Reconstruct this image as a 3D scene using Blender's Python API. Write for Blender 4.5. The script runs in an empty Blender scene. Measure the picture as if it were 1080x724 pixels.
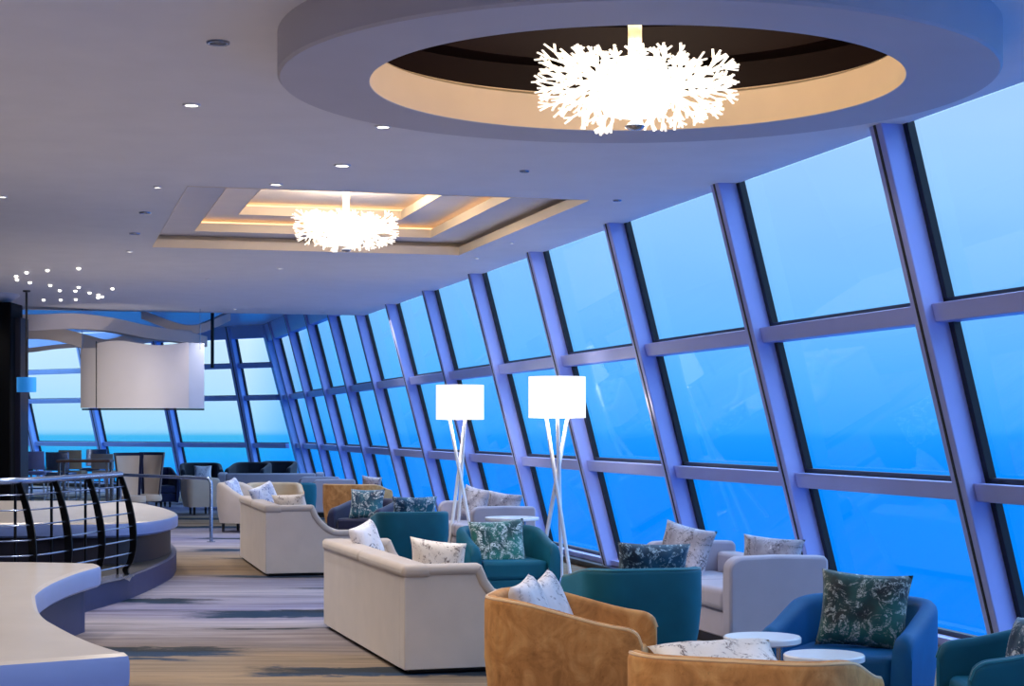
import bpy, bmesh, math, random
from mathutils import Vector, Matrix
from math import sin, cos, pi, radians as R, atan2, sqrt, hypot

random.seed(7)
COL = bpy.context.scene.collection
SC = bpy.context.scene
F, CX, HY, E = 1850.0, 540.0, 452.0, 1.55      # survey of the room: focal length, eye level, eye height

def at(px, py, d):
    return Vector(((px-CX)*d/F, d, E-(py-HY)*d/F))
def atz(px, py, z):
    return at(px, py, F*(E-z)/(py-HY))

# ------------------------------------------------------------------ colour / materials
def lin(c):
    out = []
    for v in c:
        v = v/255.0
        out.append(v/12.92 if v <= 0.04045 else ((v+0.055)/1.055)**2.4)
    return (out[0], out[1], out[2], 1.0)

class N:
    def __init__(s, name):
        s.m = bpy.data.materials.new(name); s.m.use_nodes = True
        s.t = s.m.node_tree; s.b = s.t.nodes['Principled BSDF']; s.o = s.t.nodes['Material Output']
    def n(s, typ, **kw):
        nd = s.t.nodes.new(typ)
        for k, v in kw.items():
            if k.startswith('i_'): nd.inputs[k[2:].replace('_', ' ')].default_value = v
            else: setattr(nd, k, v)
        return nd
    def l(s, a, b): s.t.links.new(a, b)
    def coord(s, scale=(1, 1, 1), rot=(0, 0, 0), out='Object'):
        tc = s.n('ShaderNodeTexCoord'); mp = s.n('ShaderNodeMapping')
        mp.inputs['Scale'].default_value = scale; mp.inputs['Rotation'].default_value = rot
        s.l(tc.outputs[out], mp.inputs['Vector']); return mp.outputs['Vector']
    def noise(s, vec, scale, detail=3, rough=.5, dist=0):
        nd = s.n('ShaderNodeTexNoise'); nd.inputs['Scale'].default_value = scale
        nd.inputs['Detail'].default_value = detail; nd.inputs['Roughness'].default_value = rough
        nd.inputs['Distortion'].default_value = dist
        s.l(vec, nd.inputs['Vector']); return nd.outputs['Fac']
    def ramp(s, fac, stops, interp='LINEAR'):
        nd = s.n('ShaderNodeValToRGB'); cr = nd.color_ramp; cr.interpolation = interp
        while len(cr.elements) < len(stops): cr.elements.new(0.5)
        for e, (p, c) in zip(cr.elements, stops):
            e.position = p; e.color = c if len(c) == 4 else (c[0], c[1], c[2], 1)
        s.l(fac, nd.inputs['Fac']); return nd.outputs['Color']
    def mix(s, fac, a, b, typ='MIX'):
        nd = s.n('ShaderNodeMix', data_type='RGBA', blend_type=typ)
        if isinstance(fac, float): nd.inputs[0].default_value = fac
        else: s.l(fac, nd.inputs[0])
        for sock, v in ((nd.inputs[6], a), (nd.inputs[7], b)):
            if isinstance(v, tuple): sock.default_value = v
            else: s.l(v, sock)
        return nd.outputs[2]
    def bump(s, h, strength=.2, dist=.01):
        nd = s.n('ShaderNodeBump'); nd.inputs['Strength'].default_value = strength
        nd.inputs['Distance'].default_value = dist
        s.l(h, nd.inputs['Height']); s.l(nd.outputs['Normal'], s.b.inputs['Normal'])

def paint(name, c, rough=.5, metal=0.0, var=.06, spec=.5):
    k = N(name); v = k.coord()
    f = k.noise(v, 3.0, 3)
    c0 = lin(c); d = tuple(x*(1-var) for x in c0[:3])+(1,); e = tuple(min(1, x*(1+var)) for x in c0[:3])+(1,)
    k.l(k.ramp(f, [(.3, d), (.7, e)]), k.b.inputs['Base Color'])
    k.b.inputs['Roughness'].default_value = rough; k.b.inputs['Metallic'].default_value = metal
    k.b.inputs['Specular IOR Level'].default_value = spec
    return k.m

def fabric(name, c, rough=.85, sheen=.3, var=.1, weave=260, tint=None):
    k = N(name); v = k.coord()
    f = k.noise(v, 5.0, 4); g = k.noise(v, weave, 2)
    c0 = lin(c); d = tuple(x*(1-var) for x in c0[:3])+(1,); e = tuple(min(1, x*(1+var)) for x in c0[:3])+(1,)
    k.l(k.ramp(f, [(.3, d), (.7, e)]), k.b.inputs['Base Color'])
    k.b.inputs['Roughness'].default_value = rough
    k.b.inputs['Sheen Weight'].default_value = sheen
    if tint: k.b.inputs['Sheen Tint'].default_value = lin(tint)
    k.b.inputs['Specular IOR Level'].default_value = .25
    k.bump(g, .15, .002)
    return k.m

def velvet(name, a, b, c, scale=6):
    k = N(name); v = k.coord()
    f = k.noise(v, scale, 8, .62, 1.2)
    sp = k.noise(v, 38, 4, .7)
    vert = k.noise(k.coord((30, 30, 3)), 1.0, 3)
    base = k.ramp(f, [(.25, lin(a)), (.5, lin(b)), (.75, lin(c))])
    spk = k.ramp(sp, [(.60, (1, 1, 1, 1)), (.72, (.55, .5, .45, 1))])
    base = k.mix(.55, base, spk, 'MULTIPLY')
    base = k.mix(.22, base, k.ramp(vert, [(.35, (.5, .5, .5, 1)), (.65, (1, 1, 1, 1))]), 'MULTIPLY')
    k.l(base, k.b.inputs['Base Color'])
    k.b.inputs['Roughness'].default_value = .62; k.b.inputs['Sheen Weight'].default_value = .35
    k.b.inputs['Sheen Tint'].default_value = lin(c); k.b.inputs['Specular IOR Level'].default_value = .3
    k.bump(k.noise(v, 120, 3), .2, .002)
    return k.m

def print_fabric(name, ground, ground2, ink, lo=.52, hi=.6, scale=9, dist=2.2, ink2=None):
    """cushion cover with a painterly coral print"""
    k = N(name); v = k.coord()
    g = k.ramp(k.noise(v, 4.5, 3), [(.38, lin(ground)), (.62, lin(ground2))])
    p = k.noise(v, scale, 9, .66, dist)
    q = k.noise(v, scale*2.6, 7, .7, dist*1.5)
    m1 = k.ramp(p, [(lo, (0, 0, 0, 1)), (hi, (1, 1, 1, 1))])
    m2 = k.ramp(q, [(.46, (0, 0, 0, 1)), (.56, (1, 1, 1, 1))])
    m = k.mix(1.0, m1, m2, 'MULTIPLY')
    bw = k.n('ShaderNodeRGBToBW'); k.l(m, bw.inputs[0])
    c = k.mix(bw.outputs[0], g, lin(ink))
    if ink2:
        r = k.ramp(k.noise(v, scale*1.7, 8, .7, 3), [(.6, (0, 0, 0, 1)), (.66, (1, 1, 1, 1))])
        bw2 = k.n('ShaderNodeRGBToBW'); k.l(r, bw2.inputs[0])
        c = k.mix(bw2.outputs[0], c, lin(ink2))
    k.l(c, k.b.inputs['Base Color'])
    k.b.inputs['Roughness'].default_value = .6; k.b.inputs['Sheen Weight'].default_value = .2
    k.bump(k.noise(v, 200, 2), .12, .002)
    return k.m

def glow(name, c, strength, sample=True):
    k = N(name); v = k.coord()
    f = k.noise(v, 20, 2)
    col = k.ramp(f, [(.2, tuple(x*.96 for x in lin(c)[:3])+(1,)), (.8, lin(c))])
    k.l(col, k.b.inputs['Base Color']); k.l(col, k.b.inputs['Emission Color'])
    k.b.inputs['Emission Strength'].default_value = strength
    k.b.inputs['Roughness'].default_value = .6
    if not sample: k.m.cycles.emission_sampling = 'NONE'
    return k.m

def glass(name, tint):
    k = N(name)
    tr = k.n('ShaderNodeBsdfTransparent'); tr.inputs[0].default_value = tint
    gl = k.n('ShaderNodeBsdfGlossy'); gl.inputs['Roughness'].default_value = .02
    gl.inputs['Color'].default_value = (.8, .9, 1, 1)
    fr = k.n('ShaderNodeFresnel'); fr.inputs[0].default_value = 1.35
    mx = k.n('ShaderNodeMixShader')
    ml = k.n('ShaderNodeMath', operation='MULTIPLY'); ml.inputs[1].default_value = .10
    k.l(fr.outputs[0], ml.inputs[0]); k.l(ml.outputs[0], mx.inputs[0])
    k.l(tr.outputs[0], mx.inputs[1]); k.l(gl.outputs[0], mx.inputs[2]); k.l(mx.outputs[0], k.o.inputs['Surface'])
    return k.m

def carpet():
    k = N('carpet_watercolour')
    v = k.coord((.16, 1.0, 1))
    warp = k.noise(k.coord((.9, 1.6, 1)), 1.0, 6, .6)
    addv = k.n('ShaderNodeVectorMath', operation='ADD')
    sc = k.n('ShaderNodeVectorMath', operation='SCALE'); sc.inputs['Scale'].default_value = .9
    cb = k.n('ShaderNodeCombineXYZ'); k.l(warp, cb.inputs[1])
    k.l(cb.outputs[0], sc.inputs[0]); k.l(v, addv.inputs[0]); k.l(sc.outputs[0], addv.inputs[1])
    vv = addv.outputs[0]
    tc = k.n('ShaderNodeTexCoord'); sp = k.n('ShaderNodeSeparateXYZ'); k.l(tc.outputs['Object'], sp.inputs[0])
    X, Y = sp.outputs['X'], sp.outputs['Y']
    def mth(op, a_, b_=None, cl=False):
        nd = k.n('ShaderNodeMath', operation=op); nd.use_clamp = cl
        for sk, v_ in ((nd.inputs[0], a_), (nd.inputs[1], b_)):
            if v_ is None: continue
            if isinstance(v_, (int, float)): sk.default_value = v_
            else: k.l(v_, sk)
        return nd.outputs[0]
    wob = mth('SUBTRACT', k.noise(k.coord((.55, 1.3, 1)), 1.0, 7, .62), .5)
    jag = mth('SUBTRACT', k.noise(k.coord((3.0, 9.0, 1)), 1.0, 8, .72), .5)
    yy = mth('ADD', Y, mth('MULTIPLY', wob, 2.4))
    # broad colour bands of the weave, repeating every 9.4 m
    fr = mth('FRACT', mth('DIVIDE', mth('SUBTRACT', yy, .5), 9.4))
    base = k.ramp(fr, [(.0, lin((120, 98, 74))), (.06, lin((136, 116, 92))), (.20, lin((134, 118, 100))), (.30, lin((118, 110, 112))), (.42, lin((152, 148, 158))),
                       (.55, lin((124, 124, 156))), (.70, lin((158, 156, 172))), (.82, lin((124, 122, 142))), (.93, lin((134, 116, 92))), (1.0, lin((120, 98, 74)))])
    streak = k.noise(k.coord((.34, 5.0, 1)), 1.0, 8, .72, .9)
    base = k.mix(.8, base, k.ramp(streak, [(.34, (.30, .30, .36, 1)), (.46, (.78, .78, .82, 1)), (.57, (1.0, 1.0, 1.0, 1)), (.67, (1.35, 1.32, 1.28, 1))]), 'MULTIPLY')
    # dark brush strokes: (y, half width, x from, x to)
    tot = None
    for (y0, hw, xa, xb) in ((18.3, .16, -3.3, -.5), (15.7, .24, -4.2, -2.6), (14.65, .26, -2.75, -.6), (12.15, .26, -3.2, -1.72), (11.75, .08, -3.2, -2.0), (11.15, .24, -1.75, .6),
                             (20.9, .12, -3.6, -1.0), (22.3, .2, -4.2, -1.2), (24.6, .2, -4.6, -2.2), (9.2, .3, -2.6, -.4), (27.5, .35, -7.0, -3.0), (30.0, .4, -6.5, -2.0), (7.0, .3, -1.5, 1.5), (17.0, .1, -2.2, .6), (13.5, .07, -2.4, -1.3)):
        dd = mth('ABSOLUTE', mth('ADD', mth('SUBTRACT', Y, y0), mth('MULTIPLY', wob, .7)))
        ww = mth('ADD', hw, mth('MULTIPLY', jag, hw*2.2))
        m1 = mth('MULTIPLY', mth('SUBTRACT', ww, dd), 22.0, True)
        mid, hl = (xa+xb)/2, (xb-xa)/2
        xr = mth('MULTIPLY', mth('SUBTRACT', hl, mth('ABSOLUTE', mth('ADD', mth('SUBTRACT', X, mid), mth('MULTIPLY', jag, 1.6)))), 3.0, True)
        m1 = mth('MULTIPLY', m1, xr)
        tot = m1 if tot is None else mth('MAXIMUM', tot, m1)
    dk = k.ramp(k.noise(vv, 1.6, 4), [(.42, lin((8, 44, 74))), (.54, lin((14, 26, 36))), (.64, lin((46, 46, 48)))])
    mot = k.ramp(k.noise(k.coord((1.1, 11.0, 1)), 1.0, 6, .7, .5), [(.36, (.62, .62, .66, 1)), (.5, (1, 1, 1, 1)), (.66, (1.18, 1.16, 1.12, 1))])
    base = k.mix(.6, base, mot, 'MULTIPLY')
    base = k.mix(tot, base, dk)
    k.l(base, k.b.inputs['Base Color'])
    k.b.inputs['Roughness'].default_value = .8; k.b.inputs['Specular IOR Level'].default_value = .25
    k.bump(k.noise(k.coord(), 180, 2), .25, .004)
    return k.m

M = {}
M['carpet'] = carpet()
M['ceiling'] = paint('ceiling_paint', (242, 239, 238), .75, var=.02)
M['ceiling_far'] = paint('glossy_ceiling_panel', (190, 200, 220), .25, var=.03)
M['ring'] = paint('ring_paint', (206, 202, 206), .55, var=.02)
M['cove_gold'] = paint('gold_cove_paint', (236, 208, 172), .5, var=.03)
M['cove_brown'] = paint('dark_brown_lacquer', (30, 13, 9), .55, var=.05, spec=.2)
M['coffer'] = paint('coffer_paint', (226, 220, 218), .6, var=.02)
M['coffer_edge'] = paint('coffer_cream_edge', (232, 216, 190), .5, var=.02)
M['wall'] = paint('wall_paint', (190, 186, 184), .8, var=.03)
M['mullion'] = paint('lilac_aluminium', (176, 186, 246), .35, .1, var=.03)
M['mullion_far'] = paint('blue_aluminium', (150, 186, 248), .35, .1, var=.03)
M['gasket'] = paint('black_gasket', (6, 7, 16), .5, var=.1)
M['glass'] = glass('window_glass', (.94, .97, 1, 1))
M['beige'] = fabric('beige_upholstery', (204, 192, 182), var=.04)
M['beige_cap'] = fabric('beige_upholstery_roll', (186, 173, 163), var=.05)
M['lilac'] = fabric('beige_upholstery_sky_tint', (172, 166, 180), var=.04)  # beige of the window sofas with the blue sky light mixed into it
M['tan'] = fabric('tan_upholstery', (196, 176, 148), var=.08)
M['gold'] = velvet('gold_velvet', (148, 96, 48), (198, 136, 74), (226, 172, 106))
M['gold_rim'] = fabric('gold_piping', (226, 184, 130), .5, .4, .05)
M['teal'] = fabric('teal_velvet', (4, 84, 104), .6, .35, .12, tint=(30, 140, 180))
M['teal_rim'] = fabric('teal_piping', (14, 110, 128), .5, .4, .05)
M['blue'] = fabric('petrol_blue_velvet', (4, 84, 130), .6, .4, .12, tint=(40, 120, 220))
M['navy'] = fabric('navy_velvet', (10, 22, 66), .6, .3, .1)
M['dark'] = fabric('charcoal_upholstery', (30, 36, 48), .7, .2, .1)
M['wood_dark'] = paint('dark_stained_wood', (26, 20, 20), .4, var=.2)
M['wood_brown'] = paint('brown_wood', (120, 90, 76), .4, var=.2)
M['black'] = paint('black_lacquer', (6, 7, 14), .35, var=.1)
M['white_metal'] = paint('white_lacquer', (238, 238, 240), .3, var=.02)
M['white_stone'] = paint('white_stone_top', (232, 236, 242), .25, var=.04)
M['chrome'] = paint('brushed_steel', (190, 195, 205), .25, 1.0, var=.05)
M['slab'] = paint('pale_bench_top', (184, 178, 174), .3, var=.05)
M['slab_edge'] = paint('bench_edge_blue_light', (124, 150, 216), .35, var=.03)  # blue window light on the bench edges is put into this colour
M['navy_base'] = paint('navy_bench_base', (34, 46, 96), .5, var=.08)
M['bench_base'] = paint('dark_navy_bench_base', (18, 21, 44), .5, var=.08)
M['black_base'] = paint('black_bench_base', (10, 11, 20), .5, var=.08)
M['column'] = paint('black_column', (3, 4, 9), .7, var=.1, spec=.15)
M['navy_dark'] = paint('midnight_panel', (10, 14, 40), .5, var=.1)
M['rail_black'] = paint('black_rail_steel', (14, 15, 20), .3, .6, var=.1)
M['rail_blue'] = paint('satin_rail', (150, 170, 205), .25, .9, var=.05)
M['screen'] = paint('white_acrylic_screen', (226, 220, 222), .5, var=.02)
M['screen_blue'] = paint('pale_blue_acrylic', (206, 216, 238), .3, var=.02)
M['ribbon'] = paint('ribbon_paint', (218, 204, 194), .6, var=.03)
M['coral'] = glow('lit_white_coral', (255, 246, 232), .72, False)
M['coral_core'] = glow('lit_glass_core', (255, 252, 244), 1.6, False)
M['rod'] = glow('lit_cream_rod', (255, 226, 184), .2, False)
M['shade'] = glow('lit_lamp_shade', (255, 248, 236), .72, False)
M['lens'] = glow('downlight_lens', (255, 248, 236), 4.0, False)
M['lens_off'] = paint('dim_lens', (70, 70, 84), .3, var=.1)
M['led'] = glow('warm_led_strip', (255, 205, 150), 1.5)
M['pendant'] = glow('lit_blue_pendant_glass', (40, 140, 226), .35, False)
M['pil_green'] = print_fabric('green_coral_print', (4, 58, 60), (30, 122, 112), (214, 228, 228), .47, .53, 6, 3.0)
M['pil_green_dark'] = print_fabric('dark_green_coral_print', (6, 30, 36), (20, 96, 88), (190, 200, 192), .49, .56, 9, 2.6)
M['pil_teal'] = print_fabric('teal_coral_print', (4, 52, 84), (10, 104, 130), (220, 234, 244), .50, .55, 7, 2.6)
M['pil_navy'] = print_fabric('navy_coral_print', (6, 30, 50), (10, 76, 106), (170, 196, 208), .50, .57, 9, 2.6)
M['pil_grey'] = print_fabric('grey_marble_print', (150, 146, 158), (196, 194, 208), (70, 66, 76), .46, .56, 6, 3.0, (236, 236, 244))
M['pil_white'] = print_fabric('white_marble_print', (216, 214, 222), (240, 238, 244), (84, 84, 106), .52, .60, 5, 3.0)
M['pil_cream'] = print_fabric('cream_floral_print', (222, 214, 206), (238, 232, 228), (92, 74, 72), .50, .58, 6.5, 3.0)
M['pil_blue'] = print_fabric('blue_white_print', (190, 200, 230), (224, 230, 244), (60, 90, 160), .48, .56, 6, 2.5)

# ------------------------------------------------------------------ mesh helpers
class MB:
    def __init__(s): s.v = []; s.f = []
    def add(s, vs, fs):
        o = len(s.v); s.v += [tuple(p) for p in vs]; s.f += [tuple(i+o for i in f) for f in fs]; return s
    def box(s, x0, x1, y0, y1, z0, z1):
        return s.add([(x0,y0,z0),(x1,y0,z0),(x1,y1,z0),(x0,y1,z0),(x0,y0,z1),(x1,y0,z1),(x1,y1,z1),(x0,y1,z1)],
                     [(3,2,1,0),(4,5,6,7),(0,1,5,4),(1,2,6,5),(2,3,7,6),(3,0,4,7)])
    def loft(s, rings, close=True, caps=True):
        n = len(rings[0]); vs = [p for r in rings for p in r]; fs = []
        for i in range(len(rings)-1):
            for j in range(n if close else n-1):
                a = i*n+j; b = i*n+(j+1) % n
                fs.append((a, b, b+n, a+n))
        if caps:
            fs.append(tuple(range(n-1, -1, -1))); fs.append(tuple(range((len(rings)-1)*n, len(rings)*n)))
        return s.add(vs, fs)
    def prism(s, poly, z0, z1):
        return s.loft([[(x, y, z0) for x, y in poly], [(x, y, z1) for x, y in poly]])
    def tube(s, pts, r, n=8, caps=True):
        pts = [Vector(p) for p in pts]; rings = []
        rr = r if isinstance(r, (list, tuple)) else [r]*len(pts)
        up = Vector((0, 0, 1)); prev = None
        for i, p in enumerate(pts):
            d = (pts[min(i+1, len(pts)-1)]-pts[max(i-1, 0)]).normalized()
            if prev is None:
                a = d.cross(up)
                if a.length < 1e-3: a = d.cross(Vector((1, 0, 0)))
            else: a = prev-d*prev.dot(d)
            a.normalize(); prev = a; b = d.cross(a)
            rings.append([p+a*(rr[i]*cos(2*pi*k/n))+b*(rr[i]*sin(2*pi*k/n)) for k in range(n)])
        return s.loft(rings, True, caps)
    def lathe(s, prof, n=32, c=(0, 0, 0)):
        rings = [[(c[0]+r*cos(2*pi*k/n), c[1]+r*sin(2*pi*k/n), c[2]+z) for k in range(n)] for r, z in prof]
        return s.loft(rings, True, False)
    def build(s, name, mat, parent=None, smooth=False, bevel=0, seg=2, sub=0):
        me = bpy.data.meshes.new(name); me.from_pydata(s.v, [], s.f); me.update()
        bm = bmesh.new(); bm.from_mesh(me)
        bmesh.ops.recalc_face_normals(bm, faces=bm.faces); bm.to_mesh(me); bm.free()
        for m in (mat if isinstance(mat, list) else [mat]): me.materials.append(m)
        if smooth or bevel:
            for p in me.polygons: p.use_smooth = True
            try: me.set_sharp_from_angle(angle=R(42))
            except Exception: pass
        o = bpy.data.objects.new(name, me); COL.objects.link(o)
        if parent: o.parent = parent
        if bevel:
            b = o.modifiers.new('bevel', 'BEVEL'); b.width = bevel; b.segments = seg; b.limit_method = 'ANGLE'
            b.angle_limit = R(40); b.harden_normals = False
        if sub:
            b = o.modifiers.new('sub', 'SUBSURF'); b.levels = sub; b.render_levels = sub
        return o

def tag(o, label=None, cat=None, group=None, kind=None):
    if label: o['label'] = label
    if cat: o['category'] = cat
    if group: o['group'] = group
    if kind: o['kind'] = kind
    return o
def thing(name, label, cat, loc=(0, 0, 0), fwd=None, group=None, rz=0):
    o = bpy.data.objects.new(name, None); COL.objects.link(o)
    o.empty_display_size = .2
    o.location = loc
    if fwd: rz = atan2(-fwd[0], fwd[1])
    o.rotation_euler = (0, 0, rz)
    return tag(o, label, cat, group)
def struct(o): o['kind'] = 'structure'; return o

def smooth(t): t = max(0, min(1, t)); return t*t*(3-2*t)

# ------------------------------------------------------------------ window walls
SL = .265
UX = Vector((-SL, 1, 0)).normalized()            # along the window wall, away from us
NI = Vector((-UX.y, UX.x, 0))                    # into the room
LEAN = .257
class Wall:
    def __init__(s, o, u, n): s.o = Vector(o); s.u = Vector(u).normalized(); s.n = Vector(n).normalized()
    def p(s, a, n, z):
        q = s.o+s.u*a+s.n*(n+LEAN*(z-E)); return (q.x, q.y, z)
    def bar(s, mb, a0, a1, n0, n1, z0, z1):
        vs = [s.p(a, n, z) for z in (z0, z1) for (a, n) in ((a0, n0), (a1, n0), (a1, n1), (a0, n1))]
        return mb.add(vs, [(3,2,1,0),(4,5,6,7),(0,1,5,4),(1,2,6,5),(2,3,7,6),(3,0,4,7)])
SIDE = Wall((5.63, 0, 0), UX, NI)
KL = 1/UX.y                                       # wall length per metre of depth
CORNER = Vector((5.63-SL*41.0, 41.0, 0))
FU = Vector((-.79, .613, 0)).normalized(); FN = Vector((-FU.y, FU.x, 0))
FARW = Wall(CORNER, FU, FN)

wn = [0]; tn = [0]
def window(wall, a0, a1, z0, z1, transoms, mm):
    wn[0] += 1
    g = MB(); zs = [z0]+transoms+[z1]
    for i in range(len(zs)-1):
        wall.bar(g, a0, a1, -.19, -.178, zs[i]+(.05 if i else 0), zs[i+1]-.05)
    w = struct(g.build('window_%d' % wn[0], M['glass']))
    for z in transoms:
        t = MB(); wall.bar(t, a0, a1, -.19, -.06, z-.06, z+.055); t.build('transom', mm, w, bevel=.006)
        gz = .035 if wall is SIDE else .018
        t = MB(); wall.bar(t, a0, a1, -.2, -.15, z+.055, z+.055+gz); t.build('gasket', M['gasket'], w)
    t = MB(); wall.bar(t, a0, a1, -.19, -.06, z0-.06, z0); t.build('sill', mm, w, bevel=.006)
    t = MB(); wall.bar(t, a0, a1, -.2, -.15, z0, z0+.035); t.build('gasket', M['gasket'], w)
    return w
def mullion(wall, a, z0, z1, mm, hw=.08, dep=.18):
    tn[0] += 1
    m = MB(); wall.bar(m, a-hw, a+hw, -dep, 0, z0, z1)
    o = struct(m.build('trim_%d' % tn[0], mm, bevel=.008))
    m = MB(); wall.bar(m, a-.014, a+.014, -.01, .004, z0, z1); m.build('groove', M['gasket'], o)
    gw = .06 if wall is SIDE else .03
    m = MB(); wall.bar(m, a-hw-gw, a+hw+gw, -.2, -.15, z0, z1); m.build('gasket', M['gasket'], o)
    return o
SZ = [11.0+2.62*k for k in range(-5, 12)]
TOPN = 3.62
for i, z in enumerate(SZ):
    far = z > 29.5
    mullion(SIDE, z*KL, .0, 3.95 if far else TOPN, M['mullion'])
    z2 = SZ[i+1] if i+1 < len(SZ) else 41.0
    top = 3.62 if z > 29 else TOPN
    w = window(SIDE, z*KL+.08, z2*KL-.08, .13, top, [1.15, 2.27], M['mullion'])
    if z > 29:
        t = MB(); SIDE.bar(t, z*KL+.08, z2*KL-.08, -.19, -.04, 3.58, 3.97); t.build('head_panel', M['mullion_far'], w, bevel=.006)
# corner post and the far (bow) wall
mullion(SIDE, 41.0*KL+.05, 0, 3.95, M['mullion_far'], .2, .3)
FS = [1.45, 4.1, 7.0, 9.8, 11.0]
prev = .25
for s_ in FS:
    mullion(FARW, s_, 0, 3.95, M['mullion_far'], .1, .22)
    w = window(FARW, prev, s_-.1, .13, 3.68, [1.14, 2.27, 3.03], M['mullion_far'])
    t = MB(); FARW.bar(t, prev, s_-.1, -.19, -.03, 3.66, 3.97); t.build('head_panel', M['mullion_far'], w, bevel=.006)
    prev = s_+.1
b = MB(); SIDE.bar(b, -4*KL, 41*KL, -.24, .05, 0, .07); struct(b.build('baseboard_right', M['black'], bevel=.01))
b = MB(); FARW.bar(b, 0, 14, -.24, .06, 0, .10); struct(b.build('baseboard_far', M['black'], bevel=.01))

# ------------------------------------------------------------------ floor, ceiling, other walls
def wxy(zd, n, z):
    p = SIDE.p(zd*KL, n, z); return (p[0], p[1])
fl = [wxy(-4, -.25, 0), wxy(41.2, -.25, 0), FARW.p(15, -.3, 0)[:2], (-14.2, -5)]
struct(MB().prism([(p[0], p[1]) for p in fl], -.12, 0).build('floor', M['carpet']))

CH = 3.43
RC = Vector((.60, 8.56)); RI, RO = 1.29, 1.73
e0 = Vector(wxy(29.3, -.16, CH)); NI2 = Vector((NI.x, NI.y))
outer = [Vector(wxy(-4, -.16, CH)), e0, e0+NI2*13.0, Vector((-14.2, -5))]
U2 = Vector((UX.x, UX.y)); V2 = Vector((UX.y, -UX.x))      # coffer axes: along wall, and across to the right
CC = Vector((-1.545, 16.3)); CW, CL = 1.63, 2.36
def rect(w, l): return [CC+V2*a+U2*b for a, b in ((-w, -l), (w, -l), (w, l), (-w, l))]
circ = [RC+Vector((cos(2*pi*k/96), sin(2*pi*k/96)))*1.5 for k in range(96)]
bm = bmesh.new()
edges = []
for loop in (outer, rect(CW, CL), circ):
    vs = [bm.verts.new((p.x, p.y, CH)) for p in loop]
    for i in range(len(vs)): edges.append(bm.edges.new((vs[i], vs[(i+1) % len(vs)])))
bmesh.ops.triangle_fill(bm, use_beauty=True, use_dissolve=False, edges=edges, normal=(0, 0, -1))
me = bpy.data.meshes.new('ceiling'); bm.to_mesh(me); bm.free(); me.materials.append(M['ceiling'])
ceil = bpy.data.objects.new('ceiling', me); COL.objects.link(ceil); struct(ceil)
# dropped ring round the dome
MB().lathe([(RO, CH+.02), (RO, 3.235), (RO-.012, 3.222), (RI+.003, 3.222), (RI, 3.225)], 128, (RC.x, RC.y, 0)).build('ring_bulkhead', M['ring'], ceil, smooth=True)
MB().lathe([(RI, 3.225), (RI, 3.41), (RI+.02, 3.425), (RI+.06, 3.425), (RI+.06, 3.44)], 128, (RC.x, RC.y, 0)).build('gold_cove', M['cove_gold'], ceil, smooth=True)
MB().lathe([(RI+.06, 3.44), (1.52, 3.44), (1.52, 3.62), (1.32, 3.62), (1.32, 3.66), (1.28, 3.80), (0.001, 3.82)], 128, (RC.x, RC.y, 0)).build('recess_dome', M['cove_brown'], ceil, smooth=True)
# stepped coffer
w, l, z = CW, CL, CH
for k in range(3):
    r0 = rect(w, l)
    mb = MB(); zz = z+.085
    mb.add([(p.x, p.y, z-.004) for p in r0]+[(p.x, p.y, zz) for p in r0], [(i, (i+1) % 4, (i+1) % 4+4, i+4) for i in range(4)])
    mb.build('coffer_edge', M['coffer_edge'], ceil)
    # shadow slot behind the edge
    r1 = rect(w+.12, l+.12); r2 = rect(w+.12, l+.12)
    mb = MB()
    mb.add([(p.x, p.y, zz) for p in r0]+[(p.x, p.y, zz) for p in r1]+[(p.x, p.y, zz+.05) for p in r1],
           [(i, (i+1) % 4, (i+1) % 4+4, i+4) for i in range(4)]+[(i+4, (i+1) % 4+4, (i+1) % 4+8, i+8) for i in range(4)])
    mb.build('coffer_slot', M['coffer_edge'], ceil)
    w2, l2 = (w-.40, l-.40) if k < 2 else (0, 0)
    z2 = zz+.05
    if k < 2:
        ri = rect(w2, l2); mb = MB()
        mb.add([(p.x, p.y, z2) for p in r1]+[(p.x, p.y, z2) for p in ri], [(i, (i+1) % 4, (i+1) % 4+4, i+4) for i in range(4)])
        mb.build('coffer_soffit', M['coffer'], ceil)
    else:
        MB().add([(p.x, p.y, z2) for p in r1], [(0, 1, 2, 3)]).build('coffer_panel', M['coffer'], ceil)
    # LED strip lying in the slot
    mb = MB(); hw = w+.06; hl = l+.06
    for (a0, b0, a1, b1) in ((-hw, -hl, hw, -hl), (hw, -hl, hw, hl), (hw, hl, -hw, hl), (-hw, hl, -hw, -hl)):
        p, q = CC+V2*a0+U2*b0, CC+V2*a1+U2*b1
        mb.tube([(p.x, p.y, zz+.012), (q.x, q.y, zz+.012)], .008, 6)
    if k >= 1: mb.build('led_strip', M['led'], ceil)
    w, l, z = w2, l2, z2
# higher ceiling over the bow
f0 = SIDE.p(29.3*KL, -.3, CH)
hp = [Vector((f0[0], f0[1]))+NI2*a+U2*b for a, b in ((-.2, -.6), (-.2, 14), (16, 22), (16, -.6))]
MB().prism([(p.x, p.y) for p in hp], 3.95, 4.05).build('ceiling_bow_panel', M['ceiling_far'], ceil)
p0, p1 = e0, e0+NI2*13
MB().add([(p0.x, p0.y, CH), (p1.x, p1.y, CH), (p1.x, p1.y, 3.96), (p0.x, p0.y, 3.96)], [(0, 1, 2, 3)]).build('ceiling_step', M['ceiling'], ceil)
struct(MB().box(-14.2, -14, -5, 47.5, 0, 4.1).build('wall_left', M['wall']))
struct(MB().box(-14, 9, -4.4, -4.2, 0, 4.1).build('wall_back', M['wall']))

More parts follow.
